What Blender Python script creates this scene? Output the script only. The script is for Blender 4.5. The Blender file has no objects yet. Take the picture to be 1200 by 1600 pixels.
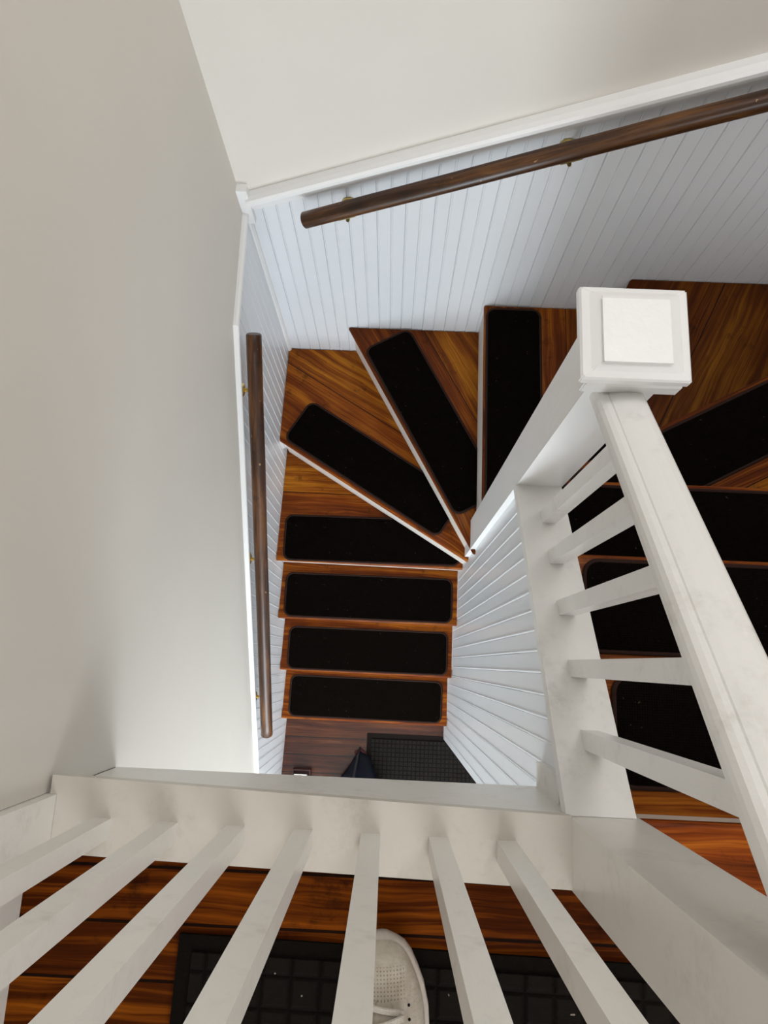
import bpy, bmesh, math, random
from mathutils import Vector, Matrix, noise as mnoise
random.seed(7)
SC = bpy.context.scene
COL = SC.collection

# ------------------------------------------------------------------ camera
# eye point (0, 0, 3.6): the phone is held 1.1 m above the upper landing, looking down the stairwell
H = 3.6
cam_d = bpy.data.cameras.new('camera')
cam = bpy.data.objects.new('camera', cam_d); COL.objects.link(cam)
cam_d.sensor_fit = 'VERTICAL'; cam_d.sensor_height = 32.0; cam_d.sensor_width = 24.0
cam_d.lens = 21.0
cam_d.clip_start = 0.02
def cam_matrix():
    f = 1050.0
    d = Vector((605 - 600, 1037 - 800, f)).normalized()      # straight down, seen from the lens
    up = -d
    y = Vector((0, -1, 0)); y -= up * y.dot(up); y.normalize()
    x = y.cross(up)
    c, s = math.cos(-.042), math.sin(-.042)
    X = x * c + y * s; Y = -x * s + y * c
    m = Matrix.Identity(4)
    for i, w in enumerate((X, Y, up)):
        m[i][0] = w[0]; m[i][1] = -w[1]; m[i][2] = -w[2]
    m[2][3] = H
    return m
cam.matrix_world = cam_matrix()
SC.camera = cam

# ------------------------------------------------------------------ world and lights
SC.view_settings.view_transform = 'Standard'
SC.view_settings.look = 'None'
SC.view_settings.exposure = 0.0
SC.view_settings.gamma = 1.0
SC.view_settings.use_curve_mapping = False
W = bpy.data.worlds.new('world'); SC.world = W; W.use_nodes = True
bg = W.node_tree.nodes['Background']
bg.inputs[0].default_value = (0.93, 0.95, 1.0, 1); bg.inputs[1].default_value = 1.6

def area(name, loc, target, size, size_y, power, color):
    l = bpy.data.lights.new(name, 'AREA'); l.shape = 'RECTANGLE'
    l.size = size; l.size_y = size_y; l.energy = power; l.color = color
    o = bpy.data.objects.new(name, l); COL.objects.link(o)
    o.location = loc
    o.rotation_euler = (Vector(target) - Vector(loc)).to_track_quat('-Z', 'Y').to_euler()
    return o
# daylight from the landing's window, behind the right shoulder
area('landing_window_light', (0.50, -1.98, 3.6), (0.3, 0.4, 2.4), 1.5, 1.1, 19, (0.98, 0.985, 1.0))
# soft light from above the turn of the stairs
area('stairwell_top_light', (0.8, 1.0, 4.6), (0.5, 0.6, 2.0), 0.8, 0.5, 10, (1.0, 0.99, 0.97))
# daylight from the front door's glass in the lower hall
area('hall_window_light', (-0.02, -1.75, 1.15), (-0.05, 0.5, 1.4), 0.8, 1.5, 42, (0.86, 0.95, 1.0))

# ------------------------------------------------------------------ node helpers
def srgb(r, g, b):
    def c(v):
        v /= 255.0
        return v / 12.92 if v <= .04045 else ((v + .055) / 1.055) ** 2.4
    return (c(r), c(g), c(b), 1)
class NT:
    def __init__(s, name):
        s.m = bpy.data.materials.new(name); s.m.use_nodes = True
        s.t = s.m.node_tree; s.b = s.t.nodes['Principled BSDF']
    def n(s, typ, **kw):
        n = s.t.nodes.new(typ)
        for k, v in kw.items():
            if isinstance(k, str) and hasattr(n, k): setattr(n, k, v)
        return n
    def l(s, a, b): s.t.links.new(a, b)
    def math(s, op, a, b=None, clamp=False):
        n = s.n('ShaderNodeMath', operation=op); n.use_clamp = clamp
        for i, v in enumerate((a, b)):
            if v is None: continue
            if isinstance(v, (int, float)): n.inputs[i].default_value = v
            else: s.l(v, n.inputs[i])
        return n.outputs[0]
    def noise(s, vec, scale, detail=3, rough=.5, dist=0):
        n = s.n('ShaderNodeTexNoise'); n.inputs['Scale'].default_value = scale
        n.inputs['Detail'].default_value = detail; n.inputs['Roughness'].default_value = rough
        n.inputs['Distortion'].default_value = dist
        if vec is not None: s.l(vec, n.inputs['Vector'])
        return n.outputs['Fac']
    def mapping(s, vec, scale=(1, 1, 1), loc=(0, 0, 0)):
        n = s.n('ShaderNodeMapping'); n.inputs['Scale'].default_value = scale
        n.inputs['Location'].default_value = loc; s.l(vec, n.inputs['Vector']); return n.outputs[0]
    def ramp(s, fac, stops):
        n = s.n('ShaderNodeValToRGB'); e = n.color_ramp.elements
        while len(e) < len(stops): e.new(.5)
        for i, (p, c) in enumerate(stops): e[i].position = p; e[i].color = c
        s.l(fac, n.inputs[0]); return n.outputs[0]
    def mix(s, fac, a, b, mode='MIX'):
        n = s.n('ShaderNodeMixRGB', blend_type=mode)
        for i, v in ((0, fac), (1, a), (2, b)):
            if isinstance(v, (int, float)): n.inputs[i].default_value = v
            elif isinstance(v, tuple): n.inputs[i].default_value = v
            else: s.l(v, n.inputs[i])
        return n.outputs[0]
    def bump(s, h, strength=.3, dist=.002):
        n = s.n('ShaderNodeBump'); n.inputs['Strength'].default_value = strength
        n.inputs['Distance'].default_value = dist; s.l(h, n.inputs['Height'])
        s.l(n.outputs[0], s.b.inputs['Normal'])
    def set(s, **kw):
        for k, v in kw.items():
            k = k.replace('_', ' ')
            if isinstance(v, (int, float, tuple)): s.b.inputs[k].default_value = v
            else: s.l(v, s.b.inputs[k])

def paint(name, col, rough=.4, dirt=None, bump=.12, scale=60):
    t = NT(name); tc = t.n('ShaderNodeTexCoord').outputs['Object']
    c = t.ramp(t.noise(tc, 2.2, 4, .6), [(.3, tuple(v * .96 for v in col[:3]) + (1,)), (.75, col)])
    if dirt:
        sm = t.noise(t.mapping(tc, (1, 1, 1)), 9, 8, .72, .4)
        sm2 = t.noise(tc, 55, 3, .6)
        m = t.math('MULTIPLY', t.ramp(sm, [(.50, (0, 0, 0, 1)), (.72, (1, 1, 1, 1))]), t.ramp(sm2, [(.38, (0, 0, 0, 1)), (.7, (1, 1, 1, 1))]))
        c = t.mix(t.math('MULTIPLY', m, dirt), c, srgb(120, 110, 92))
    t.set(Base_Color=c, Roughness=t.math('ADD', t.math('MULTIPLY', t.noise(tc, 12, 3), .04), rough - .02) if bump else rough)
    br = t.noise(t.mapping(tc, (1, 1, .25)), scale, 4, .6)
    bl = t.noise(tc, 7, 2)
    if bump: t.bump(t.math('ADD', br, t.math('MULTIPLY', bl, 1.5)), bump, .004)
    return t.m

def wood(name, dark, mid, light, rough=.3, coat=.3, sc=(1.6, 42, 42), board=None, knots=True, spec=.1, chips=False):
    """grain runs along the object's local X; 'seam' (object property) is the distance of the board joint"""
    t = NT(name); tc = t.n('ShaderNodeTexCoord').outputs['Object']
    oi = t.n('ShaderNodeObjectInfo').outputs['Random']
    sep = t.n('ShaderNodeSeparateXYZ'); t.l(tc, sep.inputs[0]); x, y, z = sep.outputs
    if board:
        idx = t.math('FLOOR', t.math('DIVIDE', t.math('ADD', y, board[1]), board[0]))
        fr = t.math('FRACT', t.math('DIVIDE', t.math('ADD', y, board[1]), board[0]))
        edge = t.math('MINIMUM', fr, t.math('SUBTRACT', 1.0, fr))
        seamm = t.math('LESS_THAN', edge, .0022 / board[0])
    else:
        at = t.n('ShaderNodeAttribute'); at.attribute_type = 'OBJECT'; at.attribute_name = 'seam'
        dy = t.math('SUBTRACT', y, at.outputs['Fac'])
        idx = t.math('GREATER_THAN', dy, 0.0)
        seamm = t.math('LESS_THAN', t.math('ABSOLUTE', dy), .0016)
    seed = t.math('ADD', t.math('MULTIPLY', oi, 37.0), t.math('MULTIPLY', idx, 5.37))
    cb = t.n('ShaderNodeCombineXYZ'); t.l(t.math('ADD', x, seed), cb.inputs[0])
    t.l(t.math('ADD', y, t.math('MULTIPLY', seed, .73)), cb.inputs[1]); t.l(z, cb.inputs[2])
    v = cb.outputs[0]
    warp = t.noise(t.mapping(v, (1.5, 5, 5)), 1.6, 3, .5)
    cb2 = t.n('ShaderNodeCombineXYZ'); s2 = t.n('ShaderNodeSeparateXYZ'); t.l(v, s2.inputs[0])
    t.l(s2.outputs[0], cb2.inputs[0]); t.l(t.math('ADD', s2.outputs[1], t.math('MULTIPLY', warp, .055)), cb2.inputs[1]); t.l(s2.outputs[2], cb2.inputs[2])
    v2 = cb2.outputs[0]
    g1 = t.noise(t.mapping(v2, sc), 1.0, 4, .62)
    g2 = t.noise(t.mapping(v2, (sc[0] * 2.5, sc[1] * 5.5, sc[2] * 5.5)), 1.0, 3, .6)
    patch = t.noise(v, 3.1, 3, .5)
    f = t.math('ADD', t.math('ADD', t.math('MULTIPLY', g1, .62), t.math('MULTIPLY', g2, .30)), t.math('MULTIPLY', patch, .28))
    c = t.ramp(f, [(.40, dark), (.585, mid), (.78, light)])
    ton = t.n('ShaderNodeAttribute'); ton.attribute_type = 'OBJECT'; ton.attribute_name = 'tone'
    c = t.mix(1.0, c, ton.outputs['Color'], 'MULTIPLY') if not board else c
    # tone of each board
    wn = t.n('ShaderNodeTexWhiteNoise'); wn.noise_dimensions = '1D'; t.l(seed, wn.inputs['W'])
    c = t.mix(t.math('MULTIPLY', wn.outputs['Value'], .55) if board else t.math('ADD', t.math('MULTIPLY', idx, .7), t.math('MULTIPLY', oi, .3)), c, t.mix(1.0, c, (1.35, 1.75, 1.4, 1), 'MULTIPLY'))
    if knots:
        vo = t.n('ShaderNodeTexVoronoi'); vo.inputs['Scale'].default_value = 1.0
        t.l(t.mapping(v2, (3.2, 8, 8)), vo.inputs['Vector'])
        k = t.ramp(vo.outputs['Distance'], [(.03, (1, 1, 1, 1)), (.16, (0, 0, 0, 1))])
        gate = t.math('GREATER_THAN', t.noise(v, 4.5, 1), .56)
        c = t.mix(t.math('MULTIPLY', t.math('MULTIPLY', k, gate), .8), c, tuple(q * .25 for q in dark[:3]) + (1,))
        wear = t.ramp(t.noise(v, 13, 5, .7), [(.58, (0, 0, 0, 1)), (.7, (1, 1, 1, 1))])
        c = t.mix(t.math('MULTIPLY', wear, .6), c, tuple(q * .45 for q in dark[:3]) + (1,))
    if chips:
        ch = t.math('GREATER_THAN', t.noise(t.mapping(tc, (38, 95, 95)), 1.0, 2, .5), .735)
        c = t.mix(t.math('MULTIPLY', ch, .75), c, srgb(176, 140, 100))
    c = t.mix(t.math('MULTIPLY', seamm, .93), c, (.004, .002, .001, 1))
    t.set(Base_Color=c, Roughness=t.math('ADD', t.math('MULTIPLY', g1, .25), rough - .1))
    t.b.inputs['Coat Weight'].default_value = coat; t.b.inputs['Coat Roughness'].default_value = .22
    t.b.inputs['Specular IOR Level'].default_value = spec
    t.bump(t.math('SUBTRACT', t.math('ADD', g1, t.math('MULTIPLY', g2, .5)), t.math('MULTIPLY', seamm, 2.0)), .22, .003)
    return t.m

def carpet_mat(name, a, b, scale):
    t = NT(name); tc = t.n('ShaderNodeTexCoord').outputs['Object']
    sep = t.n('ShaderNodeSeparateXYZ'); t.l(tc, sep.inputs[0]); x, y, z = sep.outputs
    w = 2 * math.pi / scale
    s1 = t.math('SINE', t.math('MULTIPLY', t.math('ADD', x, y), w))
    s2 = t.math('SINE', t.math('MULTIPLY', t.math('SUBTRACT', x, y), w))
    d = t.math('MULTIPLY', s1, s2)
    n = t.noise(tc, 420, 2, .6)
    fleck = t.math('GREATER_THAN', t.noise(tc, 95, 1, .5), .77)
    f = t.math('ADD', t.math('MULTIPLY', d, .35), n)
    c = t.ramp(f, [(.3, a), (.95, b)])
    c = t.mix(t.math('MULTIPLY', fleck, .25), c, srgb(120, 105, 90))
    t.set(Base_Color=c, Roughness=.95); t.b.inputs['Specular IOR Level'].default_value = .03
    t.bump(f, .5, .0025)
    return t.m

def mat_grid(name, a, b, cell):
    t = NT(name); tc = t.n('ShaderNodeTexCoord').outputs['Object']
    sep = t.n('ShaderNodeSeparateXYZ'); t.l(tc, sep.inputs[0]); x, y, z = sep.outputs
    def groove(v, c, w):
        fr = t.math('FRACT', t.math('DIVIDE', v, c)); e = t.math('MINIMUM', fr, t.math('SUBTRACT', 1.0, fr))
        return t.math('DIVIDE', e, w, True)
    h = t.math('MINIMUM', groove(x, cell, .13), groove(y, cell, .13))
    fib = t.noise(t.mapping(tc, (1, 1, 1)), 260, 4, .7)
    st = t.noise(tc, 18, 4, .6)
    f = t.math('ADD', t.math('MULTIPLY', h, .45), t.math('MULTIPLY', t.math('ADD', fib, st), .35))
    c = t.ramp(f, [(.2, a), (.95, b)])
    fleck = t.math('GREATER_THAN', t.noise(tc, 75, 1, .5), .765)
    c = t.mix(t.math('MULTIPLY', fleck, .5 if cell > .03 else 0.0), c, srgb(190, 180, 165))
    t.set(Base_Color=c, Roughness=.9); t.b.inputs['Specular IOR Level'].default_value = .06
    t.bump(t.math('ADD', t.math('MULTIPLY', h, 1.0), t.math('MULTIPLY', fib, .4)), .8, .006)
    return t.m

def simple(name, col, rough=.5, metal=0, bump=None, scale=80, spec=.5):
    t = NT(name); tc = t.n('ShaderNodeTexCoord').outputs['Object']
    nf = t.noise(tc, scale, 4, .6)
    c = t.ramp(nf, [(.3, tuple(v * .8 for v in col[:3]) + (1,)), (.7, col)])
    t.set(Base_Color=c, Roughness=rough, Metallic=metal); t.b.inputs['Specular IOR Level'].default_value = spec
    if bump: t.bump(nf, bump, .003)
    return t.m

M = {}
M['plaster'] = paint('warm_plaster', srgb(222, 217, 209), .62, bump=.10, scale=25)
M['white'] = paint('white_gloss', srgb(226, 223, 216), .34, dirt=.35, bump=.16)
M['white_rail'] = paint('white_rail_paint', srgb(236, 235, 232), .34, dirt=.30, bump=.16)
M['white_kerb'] = paint('scuffed_shaded_white_paint', srgb(204, 198, 187), .42, dirt=.45, bump=.2)  # base colour darkened for the photographer's shade on the kerb; scuffs on top
M['white_clean'] = paint('white_trim', srgb(240, 240, 240), .32, bump=.14)
M['bead'] = paint('white_board', srgb(231, 234, 238), .28, bump=0)
M['riser'] = paint('riser_paint', srgb(225, 218, 210), .45, dirt=.3)
M['pine'] = wood('amber_pine', srgb(36, 11, 2), srgb(106, 47, 9), srgb(168, 98, 24), .40, .05)
M['landing_pine'] = wood('landing_pine', srgb(20, 5, 0), srgb(64, 23, 2), srgb(128, 62, 9), .42, .0, spec=.04, board=(.0755, 1.898))
M['hall_pine'] = wood('hall_pine', srgb(30, 9, 5), srgb(58, 22, 12), srgb(96, 46, 22), .22, .4, spec=.3, board=(.086, 2.961), knots=False)
M['rail_wood'] = wood('dark_rail_wood', srgb(22, 10, 4), srgb(62, 34, 15), srgb(112, 70, 34), .36, .25, sc=(3, 40, 40), chips=True, spec=.3)
M['carpet'] = carpet_mat('dark_tread_carpet', srgb(7, 5, 3), srgb(20, 15, 12), .009)
M['binding'] = simple('brown_binding', srgb(52, 36, 31), .85, bump=.4, scale=300, spec=.1)
M['mat'] = mat_grid('charcoal_ribbed_mat', srgb(10, 8, 6), srgb(28, 24, 20), .042)
M['mat_low'] = mat_grid('taupe_ribbed_mat', srgb(14, 12, 11), srgb(38, 35, 32), .021)
M['mat_edge'] = simple('mat_rubber_edge', srgb(30, 26, 24), .9, spec=.05, bump=.3, scale=200)
M['brass'] = simple('brass', srgb(240, 212, 130), .3, 1.0)
M['shoe'] = None
M['sole'] = simple('rubber_sole', srgb(196, 186, 176), .6, bump=.1)
M['lace'] = simple('lace_cotton', srgb(205, 198, 186), .8, bump=.4, scale=400)
M['navy'] = simple('navy_nylon', srgb(8, 14, 26), .55, bump=.6, scale=14, spec=.15)
M['red'] = simple('dark_red_cloth', srgb(70, 12, 14), .8)
M['paper'] = simple('white_paper', srgb(225, 220, 212), .8)
M['box'] = simple('brown_card', srgb(60, 22, 12), .6)
M['black'] = simple('black_webbing', srgb(10, 12, 18), .6)
def shoe_mat():
    t = NT('knit_upper'); tc = t.n('ShaderNodeTexCoord').outputs['Object']
    sep = t.n('ShaderNodeSeparateXYZ'); t.l(tc, sep.inputs[0]); x, y, z = sep.outputs
    def cell(v, c): return t.math('ABSOLUTE', t.math('SUBTRACT', t.math('FRACT', t.math('DIVIDE', v, c)), .5))
    hx = cell(x, .0046); hy = cell(y, .0046)
    hole = t.math('LESS_THAN', t.math('ADD', t.math('POWER', hx, 2.0), t.math('POWER', hy, 2.0)), .05)
    zone = t.math('MULTIPLY', t.math('MULTIPLY', t.math('GREATER_THAN', y, -.068), t.math('LESS_THAN', y, -.030)), t.math('LESS_THAN', t.math('ABSOLUTE', t.math('SUBTRACT', x, .004)), .026))
    dirt = t.ramp(t.noise(tc, 22, 6, .7), [(.42, (0, 0, 0, 1)), (.68, (1, 1, 1, 1))])
    c = t.mix(t.math('MULTIPLY', dirt, .55), srgb(190, 182, 168), srgb(128, 112, 92))
    c = t.mix(t.math('MULTIPLY', t.math('MULTIPLY', hole, zone), .55), c, srgb(84, 74, 62))
    t.set(Base_Color=c, Roughness=.85)
    t.bump(t.math('SUBTRACT', t.noise(tc, 300, 3), t.math('MULTIPLY', hole, zone)), .4, .002)
    return t.m
M['shoe'] = shoe_mat()

# ------------------------------------------------------------------ object helpers
def obj(name, bm, m, parent=None, loc=(0, 0, 0), rz=0.0, smooth=False):
    me = bpy.data.meshes.new(name)
    bmesh.ops.recalc_face_normals(bm, faces=bm.faces)
    bm.to_mesh(me); bm.free()
    o = bpy.data.objects.new(name, me); COL.objects.link(o)
    me.materials.append(m)
    o.location = loc; o.rotation_euler = (0, 0, rz)
    if parent: o.parent = parent
    if smooth:
        for p in me.polygons: p.use_smooth = True
    return o
def thing(name, label, cat, loc=(0, 0, 0), rz=0.0, group=None):
    o = bpy.data.objects.new(name, None); COL.objects.link(o)
    o.empty_display_size = .05
    o.location = loc; o.rotation_euler = (0, 0, rz); o['label'] = label; o['category'] = cat
    if group: o['group'] = group
    return o
def tag(o, label, cat, group=None):
    o['label'] = label; o['category'] = cat
    if group: o['group'] = group
    return o
def struct(name, bm, m, **k):
    o = obj(name, bm, m, **k); o['kind'] = 'structure'; return o
def add_hexa(bm, lo, hi):
    """lo / hi: lists of points for the bottom and the top polygon"""
    n = len(lo)
    a = [bm.verts.new(p) for p in lo]; b = [bm.verts.new(p) for p in hi]
    bm.faces.new(list(reversed(a))); bm.faces.new(b)
    for i in range(n):
        j = (i + 1) % n; bm.faces.new((a[i], a[j], b[j], b[i]))
def add_box(bm, x0, x1, y0, y1, z0, z1):
    add_hexa(bm, [(x0, y0, z0), (x1, y0, z0), (x1, y1, z0), (x0, y1, z0)], [(x0, y0, z1), (x1, y0, z1), (x1, y1, z1), (x0, y1, z1)])
def bevel(bm, w, seg=2, ang=35):
    es = [e for e in bm.edges if len(e.link_faces) == 2 and e.calc_face_angle(0) > math.radians(ang)]
    bmesh.ops.bevel(bm, geom=es, offset=w, segments=seg, profile=.6, affect='EDGES', clamp_overlap=True)
def box_bm(x0, x1, y0, y1, z0, z1, bv=.003, seg=2):
    bm = bmesh.new(); add_box(bm, x0, x1, y0, y1, z0, z1)
    if bv: bevel(bm, bv, seg)
    return bm
def prism_bm(poly, z0, z1, bv=0):
    bm = bmesh.new(); add_hexa(bm, [(p[0], p[1], z0) for p in poly], [(p[0], p[1], z1) for p in poly])
    if bv: bevel(bm, bv, 2)
    return bm
def loft(bm, rings, closed=True, cap=True):
    R = [[bm.verts.new(p) for p in r] for r in rings]
    n = len(R[0])
    for a, b in zip(R, R[1:]):
        for i in range(n if closed else n - 1):
            j = (i + 1) % n; bm.faces.new((a[i], a[j], b[j], b[i]))
    if cap and closed:
        bm.faces.new(list(reversed(R[0]))); bm.faces.new(R[-1])
def tube(bm, pts, r, n=16, rr=None, cap=True):
    pts = [Vector(p) for p in pts]; rings = []
    for i, p in enumerate(pts):
        d = (pts[min(i + 1, len(pts) - 1)] - pts[max(i - 1, 0)]).normalized()
        u = d.cross(Vector((0, 0, 1)))
        if u.length < 1e-3: u = Vector((1, 0, 0))
        u.normalize(); v = d.cross(u)
        q = rr[i] if rr else r
        rings.append([p + (u * math.cos(a) + v * math.sin(a)) * q for a in [2 * math.pi * k / n for k in range(n)]])
    loft(bm, rings, True, cap)
def square_rings(cx, cy, prof):
    """stack of square sections, prof = [(half, z)]"""
    return [[(cx - h, cy - h, z), (cx + h, cy - h, z), (cx + h, cy + h, z), (cx - h, cy + h, z)] for h, z in prof]
def XL(y): return -.4975 + .0233 * y

# ------------------------------------------------------------------ setting: floors and walls
ZT = [0, .2, .4, .6, .8, 1.0, 1.2, 1.4, 1.6, 1.77, 1.96, 2.17, 2.33, 2.5]   # tread heights, the last is the landing
ZL = 2.5
FAR = 1.275; RX = 1.23
LOWY = -1.9
o = struct('floor', box_bm(-.62, 2.0, -3.0, -.262, -.08, 0, 0), M['hall_pine'])
o = struct('floor_landing', prism_bm([(-.58, -.2155), (-.58, LOWY), (RX, LOWY), (RX, -.3455), (.385, -.3455), (.385, -.2155)], ZL - .014, ZL, 0), M['landing_pine'])
o.location = (0, 0, 0)
struct('ceiling', box_bm(-.58, RX, LOWY, -.245, ZL - .25, ZL - .014, 0), M['white'])
# left wall of the stairwell (plaster above, boards below), and the wall along the landing
def quad_wall(name, poly, z0, z1, m): return struct(name, prism_bm(poly, z0, z1), m)
quad_wall('wall_left', [(XL(-.2128) - .0045, -.2128), (XL(1.42) - .0045, 1.42), (XL(1.42) - .12, 1.42), (XL(-.2128) - .12, -.2128)], 0, 5.2, M['plaster'])
quad_wall('wall_left_hall', [(XL(-3.0) - .0045, -3.0), (XL(-.2128) - .0045, -.2128), (XL(-.2128) - .12, -.2128), (XL(-3.0) - .12, -3.0)], 0, ZL - .25, M['plaster'])
quad_wall('wall_left_landing', [(-.5795, LOWY), (-.5795, -.2128), (-.70, -.2128), (-.70, LOWY)], ZL - .25, 5.2, M['plaster'])
quad_wall('wall_far', [(-.62, FAR + .005), (RX + .1, FAR + .005), (RX + .1, FAR + .14), (-.62, FAR + .14)], 0, 5.2, M['plaster'])
quad_wall('wall_right', [(RX, LOWY), (RX + .1, LOWY), (RX + .1, FAR + .02), (RX, FAR + .02)], 0.9, 5.2, M['plaster'])

struct('baseboard_left', box_bm(-.580, -.529, LOWY, -.292, ZL, ZL + .17, .004), M['white'])
quad_wall('wall_back', [(-.70, LOWY - .1), (-.28, LOWY - .1), (-.28, LOWY), (-.70, LOWY)], ZL - .25, 4.8, M['plaster'])
struct('wall_back', box_bm(-.28, RX + .1, LOWY - .1, LOWY, ZL - .25, 3.0, 0), M['plaster'])
struct('wall_back', box_bm(-.28, RX + .1, LOWY - .1, LOWY, 4.1, 4.8, 0), M['plaster'])
struct('landing_sky_blocker', box_bm(-.70, RX + .1, LOWY - .1, .12, 4.8, 4.9, 0), M['plaster'])  # unseen slab added over the landing to cut sky light on the kerb

# ------------------------------------------------------------------ tongue and groove boards
def bead_profile(length, pitch=.0835, off=0.0):
    """(s, depth) samples: a flat board, then a round bead between two quirks, at the joint and mid-board"""
    pts = []
    s = -off; k = 0
    while s < length:
        strong = (k % 2 == 0); g = .0042 if strong else .0026; wq = .0022 if strong else .0014
        for ds, d in ((0, 0), (wq * .5, -g), (wq, 0), (.0034, .0015), (.0056, .0015), (.0072, 0)):
            pts.append((s + ds, d))
        s += pitch / 2; k += 1
    pts = [(a, b) for a, b in pts if 0 < a < length]
    return [(0, 0)] + pts + [(length, 0)]
def board_wall(name, p0, p1, normal, zb, zt, off=0.0, thick=.016):
    """p0 -> p1 in plan, boards standing upright; zb / zt functions of the distance along"""
    p0 = Vector(p0 + (0,)); p1 = Vector(p1 + (0,)); L = (p1 - p0).length; d = (p1 - p0) / L
    n = Vector(normal + (0,)).normalized()
    bm = bmesh.new(); prof = bead_profile(L, off=off); fr = []; 
    for s, dep in prof:
        q = p0 + d * s + n * dep
        fr.append((bm.verts.new((q.x, q.y, zb(s))), bm.verts.new((q.x, q.y, zt(s)))))
    bk = []
    for s in (0, L):
        q = p0 + d * s - n * thick
        bk.append((bm.verts.new((q.x, q.y, zb(s))), bm.verts.new((q.x, q.y, zt(s)))))
    for a, b in zip(fr, fr[1:]): bm.faces.new((a[0], b[0], b[1], a[1]))
    bm.faces.new((bk[0][0], bk[0][1], bk[1][1], bk[1][0]))
    bm.faces.new((fr[0][0], fr[0][1], bk[0][1], bk[0][0])); bm.faces.new((fr[-1][0], bk[1][0], bk[1][1], fr[-1][1]))
    return struct(name, bm, M['bead'])
def lerp_tab(tab):
    def f(v):
        if v <= tab[0][0]: return tab[0][1]
        for (a, za), (b, zb) in zip(tab, tab[1:]):
            if v <= b: return za + (zb - za) * (v - a) / (b - a)
        return tab[-1][1]
    return f
# top of the chair rail along the left wall (by y) and the far wall (by x)
railL = lerp_tab([(-3.0, -1.40), (-.456, .74), (-.052, 1.064), (.329, 1.368), (.634, 1.608), (.925, 1.845), (1.30, 1.905)])
railL = lerp_tab([(-.9, .385), (-.456, .74), (-.052, 1.064), (.329, 1.368), (.634, 1.608), (.925, 1.845), (1.30, 1.90)])
def railF(x): return 1.955 + (x + .451) * .405
y0 = -.9
board_wall('trim_wainscot_left', (XL(y0), y0), (XL(FAR), FAR), (1, -.0233), lambda s: 0.0, lambda s: railL(y0 + s) - .03, off=.01, thick=.004)
board_wall('trim_wainscot_far', (XL(FAR) + .001, FAR), (RX, FAR), (0, -1), lambda s: .6, lambda s: railF(XL(FAR) + s) - .075, off=.036, thick=.004)
# the boards under the upper flight, facing the lower one
def capz(y): return H - 1.494 + .655 * (.40 - y)
board_wall('trim_wainscot_centre', (.302, -.362), (.302, .43), (-1, 0), lambda s: 0.0, lambda s: min(capz(-.362 + s) - .03, ZL - .04), off=.02, thick=.07)
# corner bead where the left and far boards meet
struct('trim_corner', prism_bm([(XL(FAR), FAR - .0), (XL(FAR) + .001, FAR - .013), (XL(FAR) + .007, FAR - .014), (XL(FAR) + .013, FAR - .007), (XL(FAR) + .012, FAR)], 1.0, railL(1.27) - .05), M['white_clean'])

# chair rails: moulded profile (out from the wall, height below the top)
RP = [(-.018, 0.0), (.016, -.001), (.024, -.004), (.027, -.009), (.027, -.016), (.022, -.018), (.022, -.021), (.018, -.023), (.016, -.036), (.010, -.039), (.010, -.042), (.008, -.044), (.007, -.052), (.004, -.058), (-.018, -.058)]
def chair_rail(name, pts, nrm, depth=1.0, height=1.0):
    """pts: list of (x, y, ztop)"""
    bm = bmesh.new(); n = Vector(nrm + (0,)).normalized()
    rings = [[(Vector(p) + n * (a * depth - .004) + Vector((0, 0, b * height))) for a, b in RP] for p in pts]
    loft(bm, rings)
    return struct(name, bm, M['white_clean'])
ys = [-.9, -.456, -.052, .329, .634, .925, 1.262]
chair_rail('trim_chair_rail_left', [(XL(y) - .006, y, railL(y)) for y in ys], (1, 0), .8, .8)
chair_rail('trim_chair_rail_far', [(x, FAR + .006, railF(x)) for x in (-.452, .2, RX)], (0, -1), 1.5, 1.5)
struct('trim_corner_block', box_bm(-.473, -.443, FAR - .020, FAR + .012, railL(1.27) - .05, railF(-.45) + .03, .004), M['white_clean'])

# ------------------------------------------------------------------ staircase
stairs = thing('staircase', 'amber pine winding staircase with white risers turning between board walls', 'staircase', (0, 0, 0))
def tread(name, a, b, poly, z, seam, tone=1.0, thick=.026):
    """a -> b is the nosing line; mesh is laid out along it so the grain follows"""
    a = Vector(a); b = Vector(b); ang = math.atan2(b.y - a.y, b.x - a.x)
    R = Matrix.Rotation(-ang, 2)
    loc = [R @ (Vector(p) - a) for p in poly]
    bm = prism_bm(loc, -thick, 0, 0)
    es = [e for e in bm.edges if all(v.co.y < .004 for v in e.verts) and abs(e.verts[0].co.z - e.verts[1].co.z) < 1e-5]
    bmesh.ops.bevel(bm, geom=es, offset=.009, segments=3, profile=.5, affect='EDGES')
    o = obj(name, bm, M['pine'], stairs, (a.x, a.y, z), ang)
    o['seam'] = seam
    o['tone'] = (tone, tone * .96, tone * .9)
    return o
def riser(a, b, z0, z1, inset=.022, th=.018):
    a = Vector(a); b = Vector(b); d = (b - a).normalized(); n = Vector((-d.y, d.x))
    p = [a + n * inset, b + n * inset, b + n * (inset + th), a + n * (inset + th)]
    return obj('riser', prism_bm([(q.x, q.y) for q in p], z0, z1), M['riser'], stairs)
RXF = .2990
FT = FAR - .0035
def XT(y): return XL(y) + .003
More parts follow.
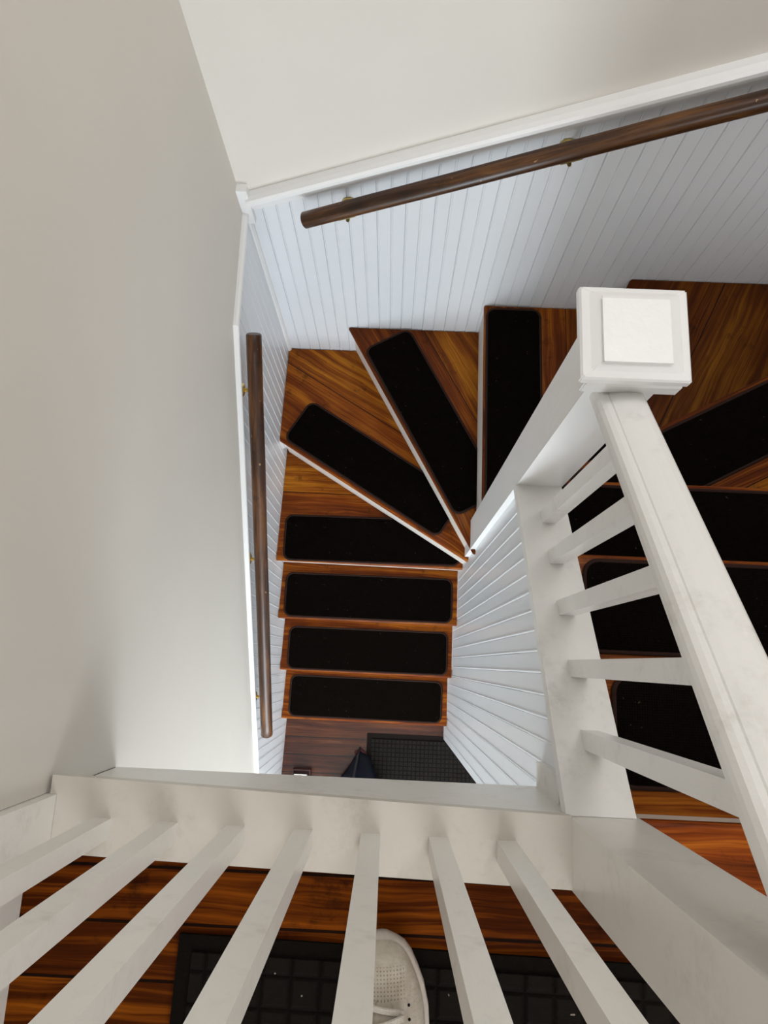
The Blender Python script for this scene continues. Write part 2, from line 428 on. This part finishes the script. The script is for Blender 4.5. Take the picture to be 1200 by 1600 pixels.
T = {
 1: ((XT(-.28), -.280), (RXF, -.284), [(XT(-.28), -.280), (RXF, -.284), (RXF, -.02), (XT(-.02), -.02)], .9),
 2: ((XT(-.05), -.048), (RXF, -.053), [(XT(-.05), -.048), (RXF, -.053), (RXF, .21), (XT(.21), .21)], .9),
 3: ((XT(.176), .177), (RXF, .175), [(XT(.176), .177), (RXF, .175), (RXF, .43), (XT(.43), .43)], .9),
 4: ((XT(.404), .405), (RXF, .398), [(XT(.404), .405), (RXF, .398), (RXF, .425), (XT(.9), .905)], .298),
 5: ((XT(.867), .867), (.2985, .400), [(XT(.867), .867), (.2985, .400), (.302, .44), (-.172, FT), (XT(FAR), FT)], .297),
 6: ((-.204, FT), (.2935, .403), [(-.204, FT), (.2935, .403), (.3125, .398), (.32, .43), (.33, FT)], .255),
 7: ((.297, FT), (.297, .47), [(.297, FT), (.297, .47), (.40, .50), (.80, FT)], .292),
 8: ((.751, FT), (.389, .508), [(.751, FT), (.389, .508), (.385, .49), (RX, .89), (RX, FT)], .282),
 9: ((RX, .951), (.385, .498), [(RX, .951), (.385, .498), (.385, .435), (RX, .435)], .26),
 10: ((RX, .473), (.3855, .473), [(RX, .473), (.3855, .473), (.3855, .21), (RX, .21)], .9),
 11: ((RX, .248), (.3855, .248), [(RX, .248), (.3855, .248), (.3855, -.03), (RX, -.03)], .9),
 12: ((RX, .008), (.3855, .008), [(RX, .008), (.3855, .008), (.3855, -.25), (RX, -.25)], .9),
}
tread('landing_nosing', (RX, -.214), (.3935, -.214), [(RX, -.214), (.3935, -.214), (.3935, -.3445), (RX, -.3445)], ZL, .9, 1.45, .014)
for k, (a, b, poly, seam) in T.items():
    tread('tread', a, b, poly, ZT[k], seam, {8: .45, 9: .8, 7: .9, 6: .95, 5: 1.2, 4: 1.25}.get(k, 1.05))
    riser(a, b, ZT[k - 1] + .0005, ZT[k] - .026, inset={7: .006, 5: .018, 6: .018}.get(k, .022))
riser((RX, -.214), (.3855, -.214), ZT[12] + .0005, ZL - .014, inset=.024)

# ------------------------------------------------------------------ carpets on the treads
def rounded(cx, cy, hx, hy, r, n=6):
    out = []
    for sx, sy, a0 in ((1, 1, 0), (-1, 1, 90), (-1, -1, 180), (1, -1, 270)):
        for i in range(n + 1):
            a = math.radians(a0 + 90 * i / n)
            out.append((cx + sx * (hx - r) + r * math.cos(a), cy + sy * (hy - r) + r * math.sin(a)))
    return out
LX, LY = .746, .199
def make_carpet():
    root = thing('stair_carpet', '', 'stair mat')
    bm = bmesh.new()
    hx, hy = LX / 2 - .004, LY / 2 - .004
    rings = [[(x, y, z) for x, y in rounded(0, 0, hx - i, hy - i, .030 - i)] for z, i in ((0, 0), (.005, 0), (.0068, .0015), (.0072, .004))]
    loft(bm, rings)
    obj('pile', bm, M['carpet'], root)
    bm = bmesh.new()
    base = rounded(0, 0, LX / 2 - .0045, LY / 2 - .0045, .030)
    P = [Vector((x, y, .0042)) for x, y in base]; n = len(P); ring = []
    for i in range(n):
        d = (P[(i + 1) % n] - P[i - 1]).normalized(); u = Vector((d.y, -d.x, 0))
        ring.append([bm.verts.new(P[i] + (u * math.cos(a) * .0048 + Vector((0, 0, 1)) * math.sin(a) * .0048)) for a in [2 * math.pi * q / 8 for q in range(8)]])
    for i in range(n):
        for j in range(8):
            bm.faces.new((ring[i][j], ring[(i + 1) % n][j], ring[(i + 1) % n][(j + 1) % 8], ring[i][(j + 1) % 8]))
    obj('binding', bm, M['binding'], root, smooth=True)
    return root
def copy_tree(o, parent=None):
    c = o.copy(); COL.objects.link(c)
    if parent: c.parent = parent
    for ch in [q for q in COL.objects if q.parent == o]: copy_tree(ch, c)
    return c
d8 = Vector((.427, .904)); c8 = Vector((.389, .508)) + d8 * .40 + Vector((.904, -.427)) * .116
d9 = Vector((.8815, .4722)); c9 = Vector((.385, .498)) + d9 * .475 + Vector((.4722, -.8815)) * .112
spots = [
 (1, -.098, -.171, -.005, 'black bound carpet mat on the lowest step above the hall floor'),
 (2, -.093, .056, .0, 'black bound carpet mat on the second step from the bottom'),
 (3, -.095, .283, .0, 'black bound carpet mat on the third step from the bottom'),
 (4, -.085, .506, .006, 'black carpet mat on the fourth step, just below the first winding step'),
 (5, -.090, .766, -.544, 'black carpet mat lying slanted on the lowest winding step, by the left wall corner'),
 (6, .129, .905, -1.056, 'steeply slanted black carpet mat on the middle winding step'),
 (7, .402, .889, -1.568, 'black carpet mat lying straight away from the camera, left of the capped post'),
 (8, c8.x, c8.y, math.atan2(d8.y, d8.x), 'black carpet mat on the winding step hidden behind the capped post'),
 (9, c9.x, c9.y, math.atan2(d9.y, d9.x), 'slanted black carpet mat right of the capped post, on the last winding step'),
 (10, .775, .362, .0, 'black carpet mat on the upper straight step next after the slanted one'),
 (11, .780, .139, .0, 'black carpet mat on the upper flight, second step below the landing'),
 (12, .782, -.099, .0, 'black carpet mat on the highest step just below the landing'),
]
first = make_carpet()
for i, (k, x, y, a, lab) in enumerate(spots):
    c = first if i == 0 else copy_tree(first)
    c.location = (x, y, ZT[k] + .0006); c.rotation_euler = (0, 0, a)
    c['label'] = lab; c['group'] = 'carpet mats on the stair treads'

# ------------------------------------------------------------------ stair balustrade: capped post, sloping cap, balusters, handrail
sb = thing('stair_balustrade', 'white sloping balustrade of the upper flight with a square capped newel post', 'balustrade', (.3355, .47, 1.0))
def rel(p): return (p[0] - .3355, p[1] - .47, p[2] - 1.0)
OFF = (-.3355, -.47, -1.0)
def sbo(name, bm, m=None, parent=None, smooth=False):
    o = obj(name, bm, m or M['white_rail'], parent or sb, OFF if parent is None else (0, 0, 0), smooth=smooth); return o
NX0, NX1, NY0, NY1 = .283, .388, .417, .523
post = sbo('newel_post', box_bm(NX0, NX1, NY0, NY1, 1.02, 2.69, .0025), M['white_clean'])
bm = bmesh.new()
cxn, cyn = .3335, .4705
def rect_ring(cx, cy, hx, hy, z): return [(cx - hx, cy - hy, z), (cx + hx, cy - hy, z), (cx + hx, cy + hy, z), (cx - hx, cy + hy, z)]
rings = [rect_ring(.3385, .4735, a_ , b_, z_) for a_, b_, z_ in ((.055, .055, 2.655), (.0715, .0685, 2.668), (.0715, .0685, 2.690), (.067, .065, 2.697), (.067, .065, 2.704))]
rings += [rect_ring(.331, .4705, a_, b_, z_) for a_, b_, z_ in ((.0775, .0715, 2.712), (.0775, .0715, 2.724), (.0745, .069, 2.728), (.064, .061, 2.731), (.0555, .0545, 2.736), (.0505, .0505, 2.739))]
rings += [rect_ring(.3285, .4665, a_, a_ * 1.02, z_) for a_, z_ in ((.0480, 2.742), (.0472, 2.744))]
loft(bm, rings)
bmesh.ops.bevel(bm, geom=[e for e in bm.edges if abs(e.verts[0].co.z - e.verts[1].co.z) > .002 and abs(e.verts[0].co.x - e.verts[1].co.x) < .012], offset=.002, segments=2, affect='EDGES')
cap = obj('cap', bm, M['white_clean'], post)
# knee wall: closed string under the cap board, seen from above only as the cap
bm = bmesh.new()
Y0, Y1 = NY0, -.212
def sheared(bm, x0, x1, prof_z0, prof_z1, ya, yb):
    add_hexa(bm, [(x0, yb, prof_z0(yb)), (x1, yb, prof_z0(yb)), (x1, ya, prof_z0(ya)), (x0, ya, prof_z0(ya))],
                 [(x0, yb, prof_z1(yb)), (x1, yb, prof_z1(yb)), (x1, ya, prof_z1(ya)), (x0, ya, prof_z1(ya))])
sheared(bm, .280, .386, lambda y: capz(y) - .030, lambda y: capz(y), Y0, Y1); bevel(bm, .004, 3)
sbo('stair_cap', bm)
bm = bmesh.new(); sheared(bm, .303, .3852, lambda y: capz(y) - .34, lambda y: capz(y) - .030, Y0, Y1)
sbo('closed_string', bm)
def railz(y): return H - .98 + .72 * (.417 - y)
prof = [(-.034, 0), (-.035, .012), (-.0345, .022), (-.0315, .030), (-.026, .0345), (-.0205, .0365), (-.0192, .0345), (-.0178, .037), (-.008, .041), (.006, .0435), (.020, .0435), (.029, .041), (.034, .035), (.035, .022), (.0345, .010), (.032, 0)]
bm = bmesh.new()
loft(bm, [[(.330 + a, y, railz(y) + b) for a, b in prof] for y in (NY0 + .001, .2, 0, Y1)])
sbo('handrail', bm, smooth=False)
bal0 = None
for y in (.329, .230, .120, .006, -.108):
    bm = bmesh.new(); x = .3405
    add_hexa(bm, [(x - .0148, y - .0148, capz(y - .0148) - .002), (x + .0148, y - .0148, capz(y - .0148) - .002), (x + .0148, y + .0148, capz(y + .0148) - .002), (x - .0148, y + .0148, capz(y + .0148) - .002)],
             [(x - .0148, y - .0148, railz(y - .0148) + .004), (x + .0148, y - .0148, railz(y - .0148) + .004), (x + .0148, y + .0148, railz(y + .0148) + .004), (x - .0148, y + .0148, railz(y + .0148) + .004)])
    bevel(bm, .0018, 2)
    sbo('baluster', bm)

# ------------------------------------------------------------------ landing balustrade
lb = thing('landing_balustrade', 'white balustrade across the landing edge with seven square balusters and a square corner post', 'balustrade', (0, -.24, ZL))
def lbo(name, bm, m=None, parent=None):
    return obj(name, bm, m or M['white'], parent or lb, (0, .24, -ZL) if parent is None else (0, 0, 0))
KZ = 2.52
KY0, KY1 = -.2135, -.311
bm = prism_bm([(-.4895, -.295), (.2845, -.311), (.2845, -.210), (-.500, -.186), (-.500, -.213), (-.4895, -.2135)], ZL + .0005, KZ); bevel(bm, .004, 3)
lbo('bottom_rail', bm, M['white_kerb'])
np2 = lbo('newel_post', box_bm(.2845, .392, KY1 - .002, KY0 + .001, ZL - .24, 3.50, .003))
obj('cap', box_bm(.268, .408, KY1 - .018, KY0 + .016, 3.50, 3.525, .006, 3), M['white_clean'], np2)
hp = lbo('half_newel', box_bm(-.5785, -.490, -.296, -.2135, ZL + .0005, 3.40, .003))
bm = bmesh.new()
lr = [(-.034, 0), (-.035, .022), (-.030, .032), (0, .043), (.030, .032), (.035, .022), (.034, 0)]
loft(bm, [[(x, (KY0 + KY1) / 2 + a, 3.33 + b) for a, b in lr] for x in (-.491, .2845)])
lbo('handrail', bm)
bprev = None
for i in range(7):
    xr = -.4036 + .1009 * i
    y1 = -.2435; hw = .0285
    bm = box_bm(-hw / 2, hw / 2, -hw / 2, hw / 2, 0, 3.334 - KZ, .0018)
    if bprev is None:
        bprev = obj('baluster', bm, M['white'], lb, (xr - hw / 2, y1 - hw / 2 + .24, KZ - ZL - .0005))
    else:
        bm.free(); c = bprev.copy(); COL.objects.link(c); c.location.x = xr - hw / 2; c.location.y -= .0008 * i
# fascia under the landing edge
struct('trim_fascia', box_bm(XL(-.2) - .002, .3015, -.245, -.213, ZL - .25, ZL - .0005, 0), M['white'])
struct('trim_fascia_return', prism_bm([(.290, -.2125), (.302, -.2125), (.302, -.168), (.290, -.168)], ZL - .25, 2.42), M['white'])

# ------------------------------------------------------------------ wall handrails
def wall_rail(name, label, p0, p1, r, wall_n, brackets, gap):
    p0 = Vector(p0); p1 = Vector(p1); L = (p1 - p0).length; d = (p1 - p0) / L
    root = thing(name, label, 'handrail', p0)
    bm = bmesh.new(); n = 20; rings = []
    N = 26
    for i in range(N + 1):
        s = L * i / N
        w1 = (mnoise.noise(Vector((s * 3, 1.3, p0.x * 5)))) * .0018; w2 = (mnoise.noise(Vector((s * 3, 7.3, p0.x * 5)))) * .0018
        rings.append([(s, w1 + r * math.cos(a), w2 + r * math.sin(a)) for a in [2 * math.pi * k / n for k in range(n)]])
    e = .003
    rings.insert(0, [(-0.0, y * .86, z * .86) for _, y, z in rings[0]]); rings[1] = [(e, y, z) for _, y, z in rings[1]]
    rings.append([(L + .001, y * .86, z * .86) for _, y, z in rings[-1]]); rings[-2] = [(L - e, y, z) for _, y, z in rings[-2]]
    loft(bm, rings)
    o = obj('rail', bm, M['rail_wood'], root, smooth=True)
    o.rotation_euler = d.to_track_quat('X', 'Z').to_euler()
    o['seam'] = 9.0; o['tone'] = (1.0, 1.0, 1.0)
    for p in o.data.polygons:
        if len(p.vertices) > 4: p.use_smooth = False
    wn = Vector(wall_n)
    for t in brackets:
        c = d * t
        br = bpy.data.objects.new('bracket', None)
        bm = bmesh.new()
        # arm: from the wall plate out and up under the rail
        w = c - wn * gap + Vector((0, 0, -.060))
        pts = [w, w + wn * gap * .35 + Vector((0, 0, -.004)), w + wn * gap * .75 + Vector((0, 0, .004)), c + Vector((0, 0, -.046)) + wn * 0, c + Vector((0, 0, -r + .003))]
        tube(bm, pts, .0055, 10)
        bo = obj('bracket', bm, M['brass'], root, smooth=True)
        bm = bmesh.new()
        tube(bm, [w + wn * .0005, w + wn * .004, w + wn * .007], .02, 18, rr=[.021, .020, .013])
        obj('flange', bm, M['brass'], bo, smooth=True)
        bm = bmesh.new()
        s = d * .026
        q = Vector((0, 0, -r - .001)) + c
        side = d.cross(Vector((0, 0, 1))).normalized() * .010
        add_hexa(bm, [q - s - side + Vector((0, 0, -.004)), q + s - side + Vector((0, 0, -.004)), q + s + side + Vector((0, 0, -.004)), q - s + side + Vector((0, 0, -.004))],
                 [q - s - side, q + s - side, q + s + side, q - s + side])
        obj('saddle', bm, M['brass'], bo)
        bpy.data.objects.remove(br)
    return root
wall_rail('wall_handrail', 'round dark wooden handrail on brass brackets running down the left wall', (-.449, -.285, H - 2.696), (-.421, .905, H - 1.766), .0225, (1, 0, 0), (.18, .78, 1.37), .052)
wall_rail('wall_handrail', 'long round dark wooden handrail climbing along the far board wall', (-.285, 1.205, H - 1.662), (1.15, 1.205, H - 1.662 + 1.435 * .434), .0225, (0, -1, 0), (.135, .74, 1.36), .068)

# ------------------------------------------------------------------ floor mats
def floor_mat(name, label, poly, z, m, border, group=None):
    root = thing(name, label, 'mat', (poly[0][0], poly[0][1], z))
    x0, y0 = poly[0]
    q = [(a - x0, b - y0) for a, b in poly]
    bm = prism_bm(q, 0, .006, .002); obj('rubber_border', bm, M['mat_rib'] if m is M['mat'] else M['mat_edge'], root)
    c = Vector((sum(a for a, b in q) / len(q), sum(b for a, b in q) / len(q)))
    xs = [a for a, b in q]; ysv = [b for a, b in q]
    bm = prism_bm([(min(xs) + border, min(ysv) + border), (max(xs) - border, min(ysv) + border), (max(xs) - border, max(ysv) - border), (min(xs) + border, max(ysv) - border)], .006, .0095, .0015)
    obj('ribbed_field', bm, m, root)
    return root
M['mat_rib'] = simple('mat_border', srgb(20, 17, 14), .95, bump=.5, scale=260, spec=.04)
t = floor_mat('door_mat', 'charcoal ribbed floor mat on the upper landing under the shoe', [(-.294, -.82), (.46, -.82), (.46, -.398), (-.294, -.398)], ZL + .0005, M['mat'], .022)
t.rotation_euler = (0, 0, -.016)
t = floor_mat('door_mat', 'brown-black ribbed floor mat on the hall floor at the foot of the stairs', [(-.087, -.92), (.62, -.92), (.62, -.350), (-.087, -.350)], .0005, M['mat_low'], .024)

# ------------------------------------------------------------------ the photographer's shoe on the landing mat
def build_shoe():
    root = thing('sneaker', 'scuffed pale grey knit sneaker of the photographer, toe at the landing balusters', 'shoe', (.008, -.380, ZL + .0095), .075)
    # s from the toe (0) back to the heel (.29); left / right half widths, height of the upper
    tab = [(.000, .008, .008, .012), (.003, .017, .017, .022), (.010, .028, .028, .034), (.022, .037, .037, .043), (.040, .044, .045, .048), (.062, .048, .053, .052), (.09, .050, .058, .060), (.12, .050, .058, .072),
           (.155, .045, .050, .086), (.19, .041, .044, .094), (.22, .038, .039, .097), (.25, .036, .036, .099), (.275, .031, .031, .100), (.288, .018, .018, .094), (.2915, .008, .008, .070)]
    n = 20
    def ring(s, l, r, h, z0, grow=0.0):
        out = []
        for k in range(n + 1):
            a = math.pi * k / n
            cx = math.cos(a); w = (r if cx > 0 else l) + grow
            out.append((cx * w * (1 if k not in () else 1), -s, z0 + (h - z0) * (math.sin(a) ** .72)))
        return out
    bm = bmesh.new()
    rings = [ring(s, l, r, h, .014) for s, l, r, h in tab]
    R = [[bm.verts.new(p) for p in r] for r in rings]
    for i, (a, b) in enumerate(zip(R, R[1:])):
        for k in range(n):
            s = tab[i][0]
            if .15 < s < .27 and n * .28 < k < n * .70: continue         # the opening for the foot
            bm.faces.new((a[k], a[k + 1], b[k + 1], b[k]))
    bm.faces.new(R[0]); bm.faces.new(list(reversed(R[-1])))
    up = obj('upper', bm, M['shoe'], root, smooth=True)
    sm = up.modifiers.new('thick', 'SOLIDIFY'); sm.thickness = .003
    ss = up.modifiers.new('sub', 'SUBSURF'); ss.levels = 1; ss.render_levels = 2
    # sole
    bm = bmesh.new()
    left = [(-(l + .005), -s) for s, l, r, h in tab]; right = [((r + .005), -s) for s, l, r, h in tab]
    outline = [(0, .0045), (.007, .0038)] + right[1:] + [(0, -.296)] + list(reversed(left[1:])) + [(-.007, .0038)]
    rr = []
    for z, g in ((0, .96), (.004, 1.0), (.018, 1.0), (.022, .97)):
        rr.append([(x * g, (y + .145) * g - .145, z) for x, y in outline])
    loft(bm, rr)
    so = obj('sole', bm, M['sole'], root, smooth=True)
    # tongue
    bm = bmesh.new()
    rings = []
    for s, w, h in ((.066, .012, .0545), (.095, .020, .066), (.125, .024, .080), (.155, .026, .096), (.19, .026, .116)):
        rings.append([(-w, -s, h - .004), (-w * .5, -s, h + .001), (0, -s, h + .003), (w * .5, -s, h + .001), (w, -s, h - .004), (w * .5, -s, h - .006), (-w * .5, -s, h - .006)])
    loft(bm, rings); obj('tongue', bm, M['shoe'], root, smooth=True)
    def lace(y, h, dy):
        bm = bmesh.new(); pts = []
        for k in range(9):
            t = k / 8 * 2 - 1
            pts.append((t * .027, -y + dy * t, h + .006 * (1 - t * t) + .002))
        for off in (-.0022, 0, .0022): tube(bm, [(p[0], p[1] + off, p[2]) for p in pts], .0022, 6)
        obj('lace', bm, M['lace'], root, smooth=True)
    for i, (y, h) in enumerate(((.074, .057), (.089, .063), (.104, .070), (.119, .077), (.134, .086), (.149, .094))): lace(y, h, .006 if i % 2 else -.006)
    for i, (y, h) in enumerate(((.074, .049), (.089, .054), (.104, .060), (.119, .067), (.134, .074))):
        for sgn in (-1, 1):
            bm = bmesh.new(); c = Vector((sgn * .031 + .004, -y, h + .0015)); P = []
            tube(bm, [c + Vector((0, 0, 0)), c + Vector((0, 0, .0015))], .0019, 10)
            obj('eyelet', bm, M['mat_edge'], root, smooth=True)
    return root
build_shoe()

# ------------------------------------------------------------------ things on the hall floor
bag = thing('navy_bag', 'dark navy slouching cloth bag on the hall floor, left of the ribbed mat', 'bag', (-.108, -.625, 0))
bm = bmesh.new(); rings = []
for i in range(15):
    t_ = i / 14; y = .185 - t_ * .42
    wl = .014 + .130 * min(1, t_ * 1.9) ** .8; hh = .03 + .15 * min(1, t_ * 1.6) ** .7
    if t_ > .85: wl *= 1 - (t_ - .85) * 3; hh *= 1 - (t_ - .85) * 2
    r = []
    for k in range(18):
        a = 2 * math.pi * k / 18
        q = Vector((math.cos(a) * wl, y, max(.002, hh * .48 + math.sin(a) * hh * .48)))
        nn = mnoise.noise(q * 22) * .012
        r.append((q.x + nn - .03 + .03 * (1 - t_), q.y, max(.002, q.z + nn)))
    rings.append(r)
loft(bm, rings); obj('bag_body', bm, M['navy'], bag, smooth=True)
bm = bmesh.new(); tube(bm, [(-.012, .20, .012), (-.02, .17, .07), (-.03, .10, .14), (-.04, .02, .185)], .006, 8); obj('strap', bm, M['black'], bag, smooth=True)
bm = bmesh.new(); tube(bm, [(-.035, .175, .010), (-.010, .192, .014), (.018, .170, .012)], .010, 8); obj('lining', bm, M['red'], bag, smooth=True)
bx = thing('small_box', 'small brown open box holding white paper by the left wall of the hall', 'box', (-.405, -.588, 0))
bm = bmesh.new()
add_box(bm, -.045, -.039, -.055, .055, 0, .05); add_box(bm, .039, .045, -.055, .055, 0, .05); add_box(bm, -.039, .039, .049, .055, 0, .05); add_box(bm, -.039, .039, -.055, -.049, 0, .05); add_box(bm, -.039, .039, -.049, .049, 0, .004)
obj('tray', bm, M['box'], bx)
bm = bmesh.new()
rings = []
for i in range(6):
    y = -.045 + i * .016
    rings.append([(x, y, .03 + mnoise.noise(Vector((x * 40, y * 40, 1))) * .012 + .03 + dz) for dz, xs in ((0, [-.034, -.015, 0, .015, .03]), (.002, [.03, .015, 0, -.015, -.034])) for x in xs])
loft(bm, rings); obj('paper', bm, M['paper'], bx)
